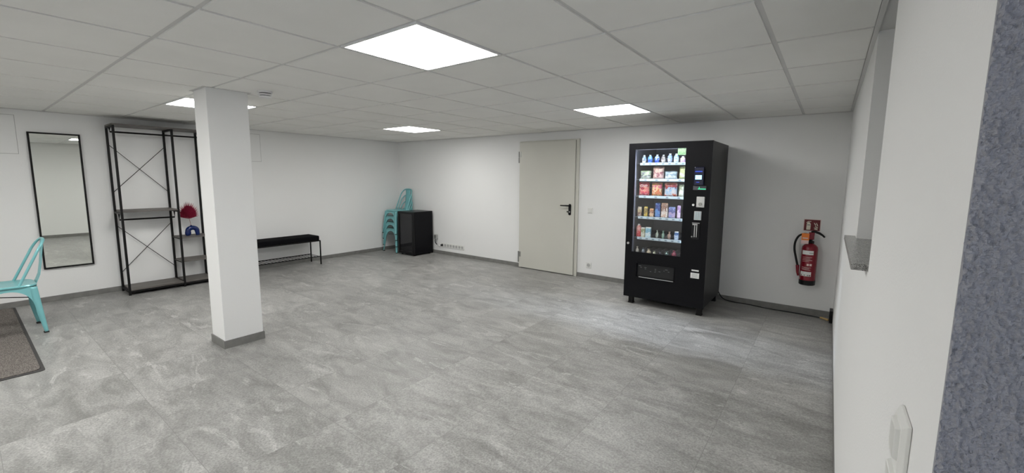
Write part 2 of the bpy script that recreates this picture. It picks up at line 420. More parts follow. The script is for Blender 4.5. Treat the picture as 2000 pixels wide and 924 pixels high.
# ceiling: T grid at 625 mm with tegular tiles hanging just under it
G = .625
lights = [(0, 1), (0, 5), (-5, 1), (-5, 5), (0, -3), (-3, -2), (-5, -3)]      # cell x from i*G, y from j*G; last three unseen, added for fill
b = B()
b.box(XL, XE, YF, YB, H, H+.05)
b.m(1)
hole = {(i, j) for i, j in lights}
t2 = .012
for i in range(-8, 6):
    for j in range(-5, 8):
        if (i, j) in hole: continue
        x0, x1, y0, y1 = max(i*G+t2, XL+.022), min((i+1)*G-t2, XE-.02), max(j*G+t2, YF+.02), min((j+1)*G-t2, YB-.022)
        if i*G < XR and j >= 0: x1 = min(x1, XR-.022)
        if i*G > XR and j >= 0: continue
        if x1-x0 < .02 or y1-y0 < .02: continue
        b.box(x0, x1, y0, y1, H-.007, H+.001)
struct(b.build('ceiling', [M['grid'], M['tile']]))
b = B()
z0, z1 = H-.012, H-.008
b.box(XL, XL+.020, YF, YB, z0, z1).box(XL+.02, XR, YB-.020, YB, z0, z1).box(XR-.020, XR, 0, YB-.02, z0, z1)
struct(b.build('trim_1', M['grid']))

# ------------------------------------------------------------------ ceiling lights
lamp_lab = {(0, 1): 'largest square LED ceiling light, nearest and straight above the open floor',
            (0, 5): 'square LED ceiling light in front of the vending machine',
            (-5, 1): 'square LED ceiling light partly hidden behind the white pillar',
            (-5, 5): 'small far square LED ceiling light near the back left corner',
            (0, -3): 'added square LED ceiling light, unseen above the entrance behind the camera',
            (-3, -2): 'added square LED ceiling light, unseen behind the camera, in line with the pillar',
            (-5, -3): 'added square LED ceiling light, unseen over the doormat end of the room'}
proto = None
for (i, j) in lights:
    if proto is None:
        r = thing('ceiling_light', '', 'ceiling light', group='square LED panels in the ceiling')
        b = B(); s, w_ = .300, .010
        b.box(-s-.005, s+.005, -s-.005, -s+w_, -.009, .001).box(-s-.005, s+.005, s-w_, s+.005, -.009, .001).box(-s-.005, -s+w_, -s+w_, s-w_, -.009, .001).box(s-w_, s+.005, -s+w_, s-w_, -.009, .001)
        b.build('frame', M['bezel'], r)
        B().box(-s+w_+.0003, s-w_-.0003, -s+w_+.0003, s-w_-.0003, -.006, .0005).build('diffuser', M['panel'], r)
        proto = r
    else: r = copy_tree(proto)
    r.location = ((i+.5)*G, (j+.5)*G, H-.0005); r['label'] = lamp_lab[(i, j)]

# smoke detector
r = thing('smoke_detector', 'round white smoke detector on the ceiling beside the pillar', 'smoke detector', (-1.60, .925, H-.007))
B().lathe([(.052, 0), (.054, -.004), (.054, -.016), (.050, -.018)]).build('base', M['bezel'], r, smooth=True)
B().lathe([(.043, -.0182), (.043, -.0245)]).build('vent_slot', M['black'], r)
B().lathe([(.050, -.0247), (.052, -.034), (.049, -.036)]).build('ring', M['bezel'], r, smooth=True)
B().lathe([(.040, -.0362), (.040, -.0415)]).build('vent_slot', M['black'], r)
B().lathe([(.046, -.0417), (.044, -.052), (.025, -.057), (.003, -.058)]).build('cap', M['bezel'], r, smooth=True)

# ------------------------------------------------------------------ door
dr = struct(B().box(DX0, DX0+.030, YB-.030, YB+.001, 0, DZ).box(DX1-.045, DX1, YB-.034, YB+.001, 0, DZ).box(DX0+.03, DX1-.045, YB-.030, YB+.001, DZ-.032, DZ).build('door_1', M['door'], bevel=.003))
lf = B().box(DX0+.012, DX1-.048, YB-.050, YB-.032, .012, DZ-.018).build('door_leaf', M['door'], dr, bevel=.002)
for z in (1.68, .09):
    B().cyl((DX0+.004, YB-.050, z), (DX0+.004, YB-.050, z+.085), .0115, 16).cyl((DX0+.004, YB-.050, z+.088), (DX0+.004, YB-.050, z+.175), .0115, 16).box(DX0+.004, DX0+.05, YB-.0515, YB-.0495, z+.09, z+.175).build('hinge', M['hinge'], dr, smooth=True)
def pill(cx, z0, z1, w_, y0, y1):
    P = []
    for k in range(13): a = PI*k/12; P.append((cx+w_*math.cos(a), z1-w_+w_*math.sin(a)))
    for k in range(13): a = PI+PI*k/12; P.append((cx+w_*math.cos(a), z0+w_+w_*math.sin(a)))
    return B().prism(P, 1, y0, y1)
hx = -.885
pl = pill(hx, .905, 1.072, .021, YB-.060, YB-.0505).build('handle_plate', M['black'], dr, bevel=.002)
B().cyl((hx, YB-.055, 1.047), (hx, YB-.100, 1.047), .011, 14).tube([(hx+.006, YB-.100, 1.047), (hx-.05, YB-.104, 1.047), (hx-.135, YB-.098, 1.046)], [.011, .010, .009], 12).build('lever', M['black'], pl, smooth=True)
B().cyl((hx, YB-.0605, .955), (hx, YB-.066, .955), .010, 16).build('lock_cylinder', M['steel'], pl, smooth=True)
B().cyl((hx-.012, YB-.066, .955), (hx-.040, YB-.072, .958), .008, 12).build('key_knob', M['black'], pl, smooth=True)

# ------------------------------------------------------------------ switches and sockets
def frame_plate(name, x0, x1, z0, z1, parent, y=YB, d=.010):
    return B().box(x0, x1, y-d, y, z0, z1).build(name, M['plastic'], parent, bevel=.003)
r = thing('light_switch', 'small white light switch on the back wall right of the door', 'light switch', (-.578, YB-.0002, .99))
B().box(-.040, .040, -.010, 0, -.040, .040).build('frame', M['plastic'], r, bevel=.003)
B().prism([(-.0105, -.029), (-.013, -.029), (-.0175, .029), (-.0105, .029)], 0, -.028, .028).build('rocker', M['plastic'], r, bevel=.001)
def socket(name, label, loc, group=None, gang=1):
    r = thing(name, label, 'socket', loc, group=group); wd = .040 + .0365*(gang-1)
    B().box(-wd, wd, -.010, 0, -.040, .040).build('frame', M['plastic'], r, bevel=.003)
    for g in range(gang):
        cx = (g-(gang-1)/2)*.072
        B().lathe([(.0270, .0102), (.0270, .0135), (.0195, .0135), (.0188, .0103)], n=24).build('insert', M['dark_hole'], r).matrix_local = Matrix.Translation((cx, 0, 0)) @ Matrix.Rotation(PI/2, 4, 'X')
        B().cyl((cx-.0095, -.0138, 0), (cx-.0095, -.0150, 0), .003, 8).cyl((cx+.0095, -.0138, 0), (cx+.0095, -.0150, 0), .003, 8).build('contact', M['black'], r)
    return r
socket('wall_socket', 'white wall socket low on the back wall between door and vending machine', (-.577, YB-.0002, .19))
labs = ['white double socket beside the fridge, with a black plug in it', 'white double socket, second to the right of the fridge',
        'white double socket, third to the right of the fridge', 'white double outlet plate at the right end of the socket row']
for k in range(4):
    socket('wall_socket', labs[k], (-3.592+.1475*k, YB-.0002, .175), 'row of double sockets right of the fridge', 2)
r = thing('plug_timer', 'grey plug-in box on the back wall beside the fridge', 'timer', (-3.792, YB-.0002, .315))
B().box(-.036, .036, -.045, 0, -.045, .045).build('housing', M['grey_plastic'], r, bevel=.005)
B().box(-.026, .026, -.0465, -.0455, -.02, .03).build('face', M['hinge'], r)
B().box(-.036, .036, -.008, 0, .047, .062).build('back_plate', M['plastic'], r, bevel=.002)
r = thing('power_cable', 'short black cable with a round plug in the socket by the fridge', 'cable', (0, 0, 0))
B().cyl((-3.628, YB-.0155, .175), (-3.628, YB-.052, .175), .021, 18, .016).build('plug', M['black'], r, smooth=True)
B().tube([(-3.792, YB-.040, .268), (-3.786, YB-.05, .24), (-3.765, YB-.055, .205), (-3.735, YB-.05, .18)], .0085, 10).build('inlet', M['black'], r, smooth=True)
B().tube([(-3.735, YB-.05, .18), (-3.70, YB-.05, .15), (-3.66, YB-.055, .14), (-3.635, YB-.056, .16), (-3.628, YB-.054, .175)], .004, 8).build('cord', M['grey_plastic'], r, smooth=True)

# switch on the near right wall
r = thing('light_switch', 'large white wall switch plate close to the camera on the right wall', 'light switch', (XR-.0002, .163, 1.020))
b = B()
def plate_x(b, y0, y1, z0, z1, d, e):
    vs = [(0, y0, z0), (0, y1, z0), (0, y1, z1), (0, y0, z1), (-d, y0+e, z0+e), (-d, y1-e, z0+e), (-d, y1-e, z1-e), (-d, y0+e, z1-e), (-d*.45, y0, z0), (-d*.45, y1, z0), (-d*.45, y1, z1), (-d*.45, y0, z1)]
    return b.add(vs, [(0, 3, 2, 1), (4, 5, 6, 7)]+[(i, (i+1) % 4, 8+(i+1) % 4, 8+i) for i in range(4)]+[(8+i, 8+(i+1) % 4, 4+(i+1) % 4, 4+i) for i in range(4)])
plate_x(b, -.040, .040, -.151, .075, .0105, .008).build('frame', M['plastic'], r, bevel=.0015)
for zc in (.036, -.038, -.112):
    b = B(); plate_x(b, -.026, .027, zc-.027, zc+.027, .0165, .004)
    o = b.build('rocker', M['plastic'], r, bevel=.001)

# flush painted panels on the left wall
for y0, y1, lab in ((-1.05, -.215, 'flush white painted panel high on the left wall, left of the mirror'), (1.45, 2.206, 'flush white painted panel on the left wall just right of the pillar')):
    o = B().box(-.0005, .0020, 0, y1-y0, 0, .405).build('wall_panel', M['wall'])
    tag(o, lab, 'panel', loc=(XL+.0006, y0, 1.665)); q = y1-y0
    B().box(-.0004, .0012, -.0035, -.0002, -.0035, .4085).box(-.0004, .0012, q+.0002, q+.0035, -.0035, .4085).box(-.0004, .0012, 0, q, -.0035, -.0002).box(-.0004, .0012, 0, q, .4052, .4085).build('joint', M['joint'], o)

# ------------------------------------------------------------------ mirror
r = thing('wall_mirror', 'tall mirror in a thin black frame on the left wall', 'mirror', (XL+.0045, .0625, 1.142), -.0165)
w_, h_ = .203, .762; k = .016
B().box(0, .024, -w_, w_, -h_, -h_+k).box(0, .024, -w_, w_, h_-k, h_).box(0, .024, -w_, -w_+k, -h_+k, h_-k).box(0, .024, w_-k, w_, -h_+k, h_-k).build('frame', M['matt_black'], r, bevel=.001)
B().box(.004, .012, -w_+k, w_-k, -h_+k, h_-k).build('mirror_glass', M['mirror'], r)

# ------------------------------------------------------------------ metal chair
def chair(label, group=None):
    r = thing('metal_chair', label, 'chair', group=group)
    SH, W0, W1, T = .452, .178, .222, .0022
    hw = lambda z: W1 + (W0-W1)*min(1, z/.44)
    def inner(z):
        if z < .20: return hw(z) - (.024 + .020*z/.20)
        a = hw(.20)-.044; u = min(1., (z-.20)/.207)
        return a*max(0, 1-u**2.25)**(1/2.25)
    # seat: rounded square, lightly dished, with a rolled lip
    n = 40; ring = []
    for k in range(n):
        a = 2*PI*k/n; c, s = math.cos(a), math.sin(a); p = 4.6
        q = (abs(c)**p+abs(s)**p)**(-1/p); ring.append((c*q, s*q))
    vs = []; fs = []
    prof = [(.185, SH-.022), (.187, SH-.008), (.182, SH), (.165, SH-.001), (.14, SH-.006), (.07, SH-.010)]
    for rr, z in prof:
        for x, y in ring: vs.append((x*rr, y*rr, z))
    for i in range(len(prof)-1):
        for k in range(n): fs.append((i*n+k, i*n+(k+1) % n, (i+1)*n+(k+1) % n, (i+1)*n+k))
    fs.append(tuple((len(prof)-1)*n+k for k in range(n)))
    B().add(vs, fs).build('seat', M['teal'], r, smooth=True, solid=.003)
    # aprons: arched steel between the legs, above the arch
    zt = SH-.020
    for sd in range(4):
        rot = Matrix.Rotation(sd*PI/2, 3, 'Z')
        top = []; vs = []; fs = []; K = 14
        zs = [.30 + (.407-.30)*math.sin(PI/2*k/K) for k in range(K+1)]
        for z in zs: vs.append(rot @ Vector((inner(z), -hw(z), z)))
        for z in zs[::-1][1:]: vs.append(rot @ Vector((-inner(z), -hw(z), z)))
        nb = len(vs)
        for k in range(nb):
            x = (rot.transposed() @ vs[k]).x
            vs.append(rot @ Vector((x*(hw(zt))/hw(.30)*1.0, -hw(zt), zt)))
        for k in range(nb-1): fs.append((k, k+1, nb+k+1, nb+k))
        B().add(vs, fs).build('apron', M['teal'], r, solid=T)
    # legs: two tapered wings folded around a rounded corner
    for sx, sy in ((1, -1), (1, 1), (-1, 1), (-1, -1)):
        zs = [.006 + (zt-.006)*k/22 for k in range(23)]; vs = []; fs = []
        for z in zs:
            h = hw(z); iw = inner(z) if z < .300 else inner(.300)+(z-.300)*.0
            if z >= .300: iw = inner(.300)*h/hw(.300)
            rc = .014
            pts = [(iw, h)] + [(h-rc+rc*math.sin(a), h-rc+rc*math.cos(a)) for a in (0, PI/6, PI/3, PI/2)] + [(h, iw)]
            for x, y in pts: vs.append((x*sx, y*sy, z))
        m_ = 6
        for i in range(len(zs)-1):
            for k in range(m_-1): fs.append((i*m_+k, i*m_+k+1, (i+1)*m_+k+1, (i+1)*m_+k))
        lg = B().add(vs, fs).build('leg', M['teal'], r, smooth=True, solid=T)
        h = W1; B().box(min(sx*(h-.032), sx*(h+.002)), max(sx*(h-.032), sx*(h+.002)), min(sy*(h-.032), sy*(h+.002)), max(sy*(h-.032), sy*(h+.002)), 0, .012).build('foot_cap', M['rubber'], lg, bevel=.003)
    # cross brace under the seat
    B().box(-.20, .20, -.010, .010, .33, .334).build('cross_brace', M['matt_black'], r).rotation_euler = (0, 0, PI/4)
    # back: bent tube and centre splat
    pts = []
    A0, A1 = Vector((.174, .068, SH-.012)), Vector((.166, .178, .70))
    for k in range(6): pts.append(A0.lerp(A1, k/5))
    for k in range(1, 16):
        a = PI*k/16; cz = math.sin(a); x = .168*math.copysign(abs(math.cos(a))**.62, math.cos(a))
        pts.append(Vector((x, A1.y+.066*cz+.010*cz*cz, .70+.150*cz**.9)))
    for k in range(6): q = A1.lerp(A0, k/5); pts.append(Vector((-q.x, q.y, q.z)))
    B().tube(pts, .0105, 10).build('back_tube', M['teal'], r, smooth=True)
    vs = []; fs = []
    path = [(.178, SH-.03, .070), (.196, SH+.015, .068), (.214, .52, .066), (.228, .62, .064), (.240, .74, .066), (.247, .80, .070), (.250, .843, .076)]
    for y, z, hw_ in path:
        for x in (-1, -.6, 0, .6, 1): vs.append((x*hw_, y + (.006 if abs(x) < .5 else 0), z))
    for i in range(len(path)-1):
        for k in range(4): fs.append((i*5+k, i*5+k+1, (i+1)*5+k+1, (i+1)*5+k))
    B().add(vs, fs).build('back_splat', M['teal'], r, smooth=True, solid=.003)
    return r
c0 = chair('turquoise metal chair standing half on the doormat at the left edge')
c0.location = (-3.725, -.490, .0058); c0.rotation_euler = (-.0255, 0, .03)
stk = ['lowest turquoise metal chair of the stack in the corner', 'second lowest turquoise metal chair of the corner stack',
       'third turquoise metal chair from the floor in the corner stack', 'topmost turquoise metal chair of the corner stack']
for k in range(4):
    c = copy_tree(c0); c['label'] = stk[k]; c['group'] = 'stacked turquoise chairs'
    c.location = (-4.563, 4.505-.002*k, .1195*k); c.rotation_euler = (0, 0, -.04)

# doormat
r = thing('doormat', 'grey brown ribbed doormat with dark rubber border on the left', 'doormat', (0, 0, 0))
def rrect(x0, x1, y0, y1, rr, n=6):
    P = []
    for cx, cy, a0 in ((x1-rr, y1-rr, 0), (x0+rr, y1-rr, PI/2), (x0+rr, y0+rr, PI), (x1-rr, y0+rr, 1.5*PI)):
        for k in range(n+1): a = a0+PI/2*k/n; P.append((cx+rr*math.cos(a), cy+rr*math.sin(a)))
    return P
B().prism(rrect(-4.84, -2.405, -1.95, -.385, .03), 2, .0002, .005).build('rubber_border', M['rug_edge'], r)
B().prism(rrect(-4.815, -2.435, -1.925, -.405, .05), 2, .0052, .011).build('pile', M['rug'], r, bevel=.002)

# ------------------------------------------------------------------ clothes rack with shelves
SX0, SX1 = -4.852, -4.492; SY = [.482, 1.022, 1.364]; ST = 2.035; P_ = .022
r = thing('garment_rack', 'tall black metal garment rack with grey wood shelves behind the pillar', 'shelf unit', (0, 0, 0))
for y in SY:
    for x in (SX0, SX1-P_):
        B().box(x, x+P_, y, y+P_, 0, ST-.017).build('post', M['matt_black'], r)
    for z in (.035, ST-.038):
        B().box(SX0+P_, SX1-P_, y, y+P_, z, z+.02).build('side_rail', M['matt_black'], r)
SE = SY[2]+P_
B().box(SX0, SX1, SY[0], SE, ST-.016, ST).build('top_board', M['shelf_wood'], r)
B().box(SX0+.001, SX1-.001, SY[0]+P_, SY[1], .056, .072).box(SX0+.001, SX1-.001, SY[1]+P_, SY[2], .056, .072).build('base_board', M['shelf_wood'], r)
for x in (SX0, SX1-P_):
    B().box(x, x+P_, SY[0]+P_, SY[1], .033, .0555).box(x, x+P_, SY[1]+P_, SY[2], .033, .0555).build('bottom_rail', M['matt_black'], r)
B().box(SX0+.001, SX1+.0, SY[0]+P_, SY[1], 1.003, 1.021).build('middle_board', M['shelf_wood'], r)
for y in (SY[0], SY[1]):
    B().box(SX0+P_, SX1-P_, y, y+P_, .980, 1.0).build('side_rail', M['matt_black'], r)
for z in (.633, .325):
    B().box(SX0+P_+.001, SX1-.012, SY[1]+P_, SY[2], z, z+.012).build('small_shelf', M['shelf_wood'], r)
    for y in (SY[1]+.006, SY[2]+.006): B().box(SX0+P_, SX1-P_, y, y+.010, z-.012, z).build('shelf_bar', M['matt_black'], r)
ym = -4.668
B().tube([(ym, SY[0]+.01, ST-.04), (ym, SY[0]+.01, 1.948), (ym, SY[2]+.012, 1.948), (ym, SY[2]+.012, ST-.04)], .010, 4).build('hanging_rail', M['matt_black'], r)
B().tube([(ym, SY[0]+.014, .985), (ym, SY[0]+.014, .905), (ym, SY[1]+.008, .905), (ym, SY[1]+.008, .985)], .010, 4).build('hanging_rail', M['matt_black'], r)
xb = SX0+.006
for (za, zb) in ((1.80, 1.235), (1.235, 1.80), (.815, .24), (.24, .815)):
    o = .004 if za > zb else -.004
    B().cyl((xb+o, SY[0]+.02, za), (xb+o, SY[1]+.004, zb), .0035, 8).build('cross_brace', M['matt_black'], r)

# arch vase and palm leaf
vy, vx = 1.208, -4.665
r = thing('arch_vase', 'cobalt blue ceramic vase bent like an arch on the rack shelf', 'vase', (vx, vy, .6452))
pts = []; rs = []
for k in range(21):
    a = PI*(1-k/20); pts.append((0, .050*math.cos(a), .062+.040*math.sin(a))); rs.append(.031-.003*k/20)
pts = [(0, -.050, .003), (0, -.051, .012), (0, -.052, .035)] + pts + [(0, .054, .030), (0, .056, .003)]
rs = [.022, .031, .0345] + rs + [.025, .023]
B().tube(pts, rs, 20).build('body', M['vase'], r, smooth=True)
B().lathe([(.011, 0), (.012, .012), (.0095, .013), (.008, .004)], (0, -.012, .125), 16).build('neck', M['vase'], r, smooth=True)
r = thing('palm_leaf', 'dried magenta palm fan leaf standing in the blue vase', 'dried leaf', (vx, vy-.012, .772))
B().tube([(0, 0, 0), (0, -.004, .04), (0, -.014, .105)], .0022, 6).build('stem', M['stem'], r, smooth=True)
b = B(); nf = 27; cz, cy_ = .095, -.014
rim = []
for k in range(nf):
    a0 = math.radians(12 + 156*k/nf); a1 = math.radians(12+156*(k+1)/nf); am = (a0+a1)/2
    L_ = .126 + .028*math.sin(am)**2 + random.uniform(-.006, .006)
    if a0 < .25 or a0 > 2.9: L_ *= .93
    def pt(a, rr, dx): return (dx, cy_ + rr*math.cos(a)*1.0, cz + rr*math.sin(a)*1.5)
    f = .012; r1 = L_*.72
    V_ = [pt(am, .004, 0), pt(a0, r1, -f), pt(am, r1, f), pt(a1, r1, -f), pt(am+random.uniform(-.02, .02), L_, random.uniform(-.01, .01))]
    V2 = [(x-.0012, y, z) for x, y, z in V_]
    b.add(V_+V2, [(0, 1, 2), (0, 2, 3), (1, 4, 2), (2, 4, 3), (5, 7, 6), (5, 8, 7), (6, 7, 9), (7, 8, 9), (0, 5, 6, 1), (1, 6, 9, 4), (4, 9, 8, 3), (3, 8, 5, 0)])
b.build('fan', M['palm'], r)

# ------------------------------------------------------------------ bench
by0, by1 = 1.76, 2.885; bx0, bx1 = -4.835, -4.500
r = thing('bench', 'black upholstered bench with a low wire rack against the left wall', 'bench', (0, 0, 0))
B().box(bx0, bx1+.003, by0, by1-.02, .402, .478).build('cushion', M['fabric'], r, bevel=.016, seg=4)
q = .016
for x in (bx0+.004, bx1-q-.002):
    for y, yt in ((by0, by0), (by1-q, by1-q-.004)):
        B().box(x, x+q, y, y+q, 0, .392).build('leg', M['matt_black'], r)
B().box(bx0+.004, bx1-.002, by0+.001, by0+q-.001, .385, .401).box(bx0+.004, bx1-.002, by1-q+.001, by1-.001, .385, .401).box(bx0+.005, bx0+q, by0+q, by1-q, .385, .401).box(bx1-q-.002, bx1-.003, by0+q, by1-q, .385, .401).build('seat_frame', M['matt_black'], r)
b = B().box(bx0+.005, bx0+.017, by0+q, by1-q, .128, .140).box(bx1-.016, bx1-.004, by0+q, by1-q, .128, .140)
b.build('rack_rail', M['matt_black'], r)
b = B(); n = 22
for k in range(n):
    y = by0+.03+(by1-by0-.06)*k/(n-1); b.cyl((bx0+.018, y, .134), (bx1-.017, y, .134), .004, 8)
b.build('rack_slats', M['matt_black'], r)

# ------------------------------------------------------------------ small fridge
fx0, fx1, fy0, fy1, fz = -4.272, -3.845, 4.262, 4.735, .812
r = thing('mini_fridge', 'small black fridge with a glass door in the back left corner', 'fridge', (0, 0, 0))
B().box(fx0, fx1, fy0+.045, fy1, .025, fz).build('body', M['cabinet'], r, bevel=.004)
d = B().box(fx0, fx0+.035, fy0, fy0+.040, .03, fz-.002).box(fx1-.035, fx1, fy0, fy0+.040, .03, fz-.002).box(fx0+.035, fx1-.035, fy0, fy0+.040, .03, .075).box(fx0+.035, fx1-.035, fy0, fy0+.040, fz-.04, fz-.002).build('door', M['black'], r, bevel=.002)
B().box(fx0+.036, fx1-.036, fy0+.010, fy0+.016, .076, fz-.041).build('door_glass', M['smoke_glass'], d)
B().box(fx0+.036, fx1-.036, fy0+.030, fy0+.036, .076, fz-.041).build('inner_panel', M['inner'], d)
for x in (fx0+.04, fx1-.04):
    for y in (fy0+.06, fy1-.06): B().cyl((x, y, 0), (x, y, .026), .016, 14).build('foot', M['rubber'], r)

# ------------------------------------------------------------------ vending machine
vx0, vx1, vy0, vy1, vz0, vz1 = .306, 1.178, 3.950, 4.745, .088, 1.838
gx0, gx1, gz0, gz1 = .378, .922, .618, 1.772         # glass opening
VM = thing('vending_machine', 'tall black vending machine with lit glass front full of snacks', 'vending machine', (0, 0, 0))
b = B(); tk = .02
ix0, ix1, iz0, iz1 = gx0-.015, gx1+.02, .50, 1.835-.012
b.box(vx0, ix0, vy0+.045, vy1, vz0, vz1).box(ix1, vx1, vy0+.045, vy1, vz0, vz1)      # side bodies
b.box(ix0, ix1, vy0+.045, vy1, vz0, gz0-.055).box(ix0, ix1, vy0+.045, vy1, iz1, vz1).box(ix0, ix1, vy1-.05, vy1, gz0-.055, iz1)
b.build('cabinet', M['cab_side'], VM)
b = B()     # door with openings for the glass and the flap
fl = (.448, .862, .338, .488)
b.box(vx0-.003, gx0, vy0, vy0+.014, vz0-.004, vz1+.002).box(gx1, vx1+.003, vy0, vy0+.014, vz0-.004, vz1+.002)
b.box(gx0, gx1, vy0, vy0+.014, gz1, vz1+.002).box(gx0, gx1, vy0, vy0+.014, fl[3], gz0).box(gx0, gx1, vy0, vy0+.014, vz0-.004, fl[2])
b.box(gx0, fl[0], vy0, vy0+.014, fl[2], fl[3]).box(fl[1], gx1, vy0, vy0+.014, fl[2], fl[3])
b.box(vx0-.003, vx0+.02, vy0+.014, vy0+.0445, vz0-.004, vz1+.002).box(vx1-.02, vx1+.003, vy0+.014, vy0+.0445, vz0-.004, vz1+.002).box(vx0+.02, vx1-.02, vy0+.014, vy0+.0445, vz1-.006, vz1+.002).box(vx0+.02, vx1-.02, vy0+.014, vy0+.0445, vz0-.004, vz0+.02)
VD = b.build('door', M['cabinet'], VM)
B().box(gx0+.0005, gx1-.0005, vy0+.005, vy0+.009, gz0+.0005, gz1-.0005).build('glass_pane', M['glass'], VD)
B().box(ix0+.0005, ix1-.0005, vy1-.056, vy1-.0505, gz0-.05, iz1-.001).box(ix0+.0005, ix0+.004, vy0+.046, vy1-.057, gz0-.05, iz1-.001).box(ix1-.004, ix1-.0005, vy0+.046, vy1-.057, gz0-.05, iz1-.001).build('liner', M['inner'], VM)
B().box(gx0, gx1, vy0+.0410, vy0+.0435, 1.768, 1.8315).box(gx0, gx1, vy0+.030, vy0+.041, 1.812, 1.8315).build('lamp_baffle', M['black'], VM)  # unseen baffle, added to keep the strip's light off the products
B().box(gx0+.01, gx1-.01, vy0+.033, vy0+.0395, 1.8095, 1.8118).build('led_strip', M['led'], VM)
al = bpy.data.lights.new('door_light', 'AREA'); al.shape = 'RECTANGLE'; al.size = gx1-gx0-.03; al.size_y = .006; al.energy = LEDW; al.color = (.74, .84, 1.0)
ao = bpy.data.objects.new('door_light', al); COL.objects.link(ao); ao.parent = VM; ao.location = ((gx0+gx1)/2, vy0+.0365, 1.8090)
for x in (gx1+.010, ):
    B().cyl((x, vy0+.060, gz0+.02), (x, vy0+.060, gz1), .006, 8).build('led_tube', M['led_soft'], VM)
B().cyl((gx0+.01, vy0+.062, 1.812), (gx1-.01, vy0+.062, 1.812), .005, 8).build('led_tube', M['led'], VM)
# drawers with price rails and spirals
def PZ(x, z, y): k = (y+.678)/(3.95+.678); return (2.158+(x-2.158)*k, 1.451+(z-1.451)*k)
TY = 4.030                                              # front of the trays
tray_z = {}
for n_, (zr, lanes) in enumerate(((1.618, 7), (1.443, 4), (1.256, 4), (1.022, 7), (.787, 7), (.595, 7))):
    x_, z = PZ(.5, zr, TY); tray_z[n_] = z+.002
    tr = B().box(ix0+.006, ix1-.006, TY+.004, vy1-.06, z-.006, z).build('tray', M['inner'], VM)
    if n_ < 5:
        rl = B().box(ix0+.045, ix1-.010, TY, TY+.0035, z-.021, z+.0075).build('price_rail', M['rail'], tr)
        for k in range(lanes):
            xx = ix0+.055+(ix1-ix0-.08)*(k+.5)/lanes
            B().box(xx-.016, xx+.010, TY-.001, TY-.0002, z-.014, z-.002).build('price_tag', M['tag'], rl)
    for k in range(lanes):
        xx = ix0+.055+(ix1-ix0-.08)*(k+.5)/lanes; rr = .025 if lanes == 7 else .046
        pts = [(xx+rr*math.cos(a), TY+.095+.038*a/(2*PI), z+rr+.004+rr*math.sin(a)) for a in [2*PI*i/12 for i in range(12*5)]]
        B().tube(pts, .0016, 5).build('spiral', M['wire'], tr, smooth=True)
# payment column
rd = B().box(1.020, 1.118, vy0-.022, vy0-.0002, 1.385, 1.575).build('card_reader', M['reader'], VD, bevel=.008)
B().box(1.034, 1.096, vy0-.0235, vy0-.0222, 1.446, 1.490).build('reader_screen', M['screen'], rd, bevel=.0005)
B().box(1.030, 1.100, vy0-.0235, vy0-.0222, 1.522, 1.533).box(1.045, 1.075, vy0-.0235, vy0-.0222, 1.414, 1.421).build('reader_light', M['blue_glow'], rd)
ds = B().box(1.014, 1.140, vy0-.006, vy0-.0002, 1.338, 1.380).build('display_strip', M['inner'], VD, bevel=.001)
B().box(1.062, 1.138, vy0-.0072, vy0-.0062, 1.345, 1.352).box(1.072, 1.077, vy0-.0072, vy0-.0062, 1.352, 1.372).build('display_text', M['green_glow'], ds)
cp = B().box(1.054, 1.136, vy0-.012, vy0-.0002, 1.158, 1.270).build('coin_plate', M['steel'], VD, bevel=.008)
B().cyl((1.095, vy0-.0122, 1.192), (1.095, vy0-.022, 1.192), .017, 20).build('coin_knob', M['hinge'], cp, smooth=True)
B().cyl((1.026, vy0-.0002, 1.182), (1.026, vy0-.010, 1.182), .012, 18).build('release_button', M['paper'], VD, smooth=True)
kp = B().box(1.040, 1.112, vy0-.010, vy0-.0002, 1.026, 1.118).build('keypad', M['steel'], VD, bevel=.002)
for i in range(3):
    for j in range(4): B().box(1.047+.0205*i, 1.047+.0205*i+.0165, vy0-.014, vy0-.0102, 1.032+.0205*j, 1.032+.0205*j+.0165).build('key', M['rail'], kp, bevel=.001)
cs = B().box(1.022, 1.104, vy0-.008, vy0-.0002, .820, 1.002).build('coin_unit', M['black'], VD, bevel=.002)
B().box(1.026, 1.100, vy0-.012, vy0-.0082, .990, .996).box(1.050, 1.058, vy0-.014, vy0-.0082, .845, .984).box(1.070, 1.078, vy0-.014, vy0-.0082, .845, .984).box(1.030, 1.080, vy0-.013, vy0-.0082, .972, .984).build('slot_bars', M['steel'], cs, bevel=.001)
B().cyl((1.030, vy0-.0082, .848), (1.030, vy0-.013, .848), .008, 12).build('slot_screw', M['hinge'], cs, smooth=True)
B().box(1.046, 1.118, vy0-.0012, vy0-.0002, .481, .497).build('sticker', M['paper'], VD)
st = B().box(1.038, 1.124, vy0-.0012, vy0-.0002, .405, .463).build('sticker', M['paper'], VD)
b = B()
for k in range(5): b.box(1.050, 1.112-.006*(k % 2), vy0-.0016, vy0-.0013, .4135+.0095*k, .4155+.0095*k)
b.build('print_lines', M['ink'], st)
B().cyl((.337, vy0-.0002, .712), (.337, vy0-.010, .712), .013, 18).build('door_lock', M['steel'], VD, smooth=True)
b = B().box(fl[0]+.001, fl[1]-.001, vy0+.030, vy0+.034, fl[2]+.001, fl[3]-.001)
fp = b.build('delivery_flap', M['cab_side'], VM)
b = B().box(fl[0]-.012, fl[1]+.012, vy0-.005, vy0-.0002, fl[3], fl[3]+.010).box(fl[0]-.012, fl[0]-.002, vy0-.005, vy0-.0002, fl[2]-.010, fl[3]).box(fl[1]+.002, fl[1]+.012, vy0-.005, vy0-.0002, fl[2]-.010, fl[3])
b.build('flap_frame', M['cabinet'], VD)
B().box(fl[0]+.03, fl[1], vy0-.008, vy0-.0002, fl[2]-.007, fl[2]-.001).build('flap_lip', M['steel'], VD)
b = B()
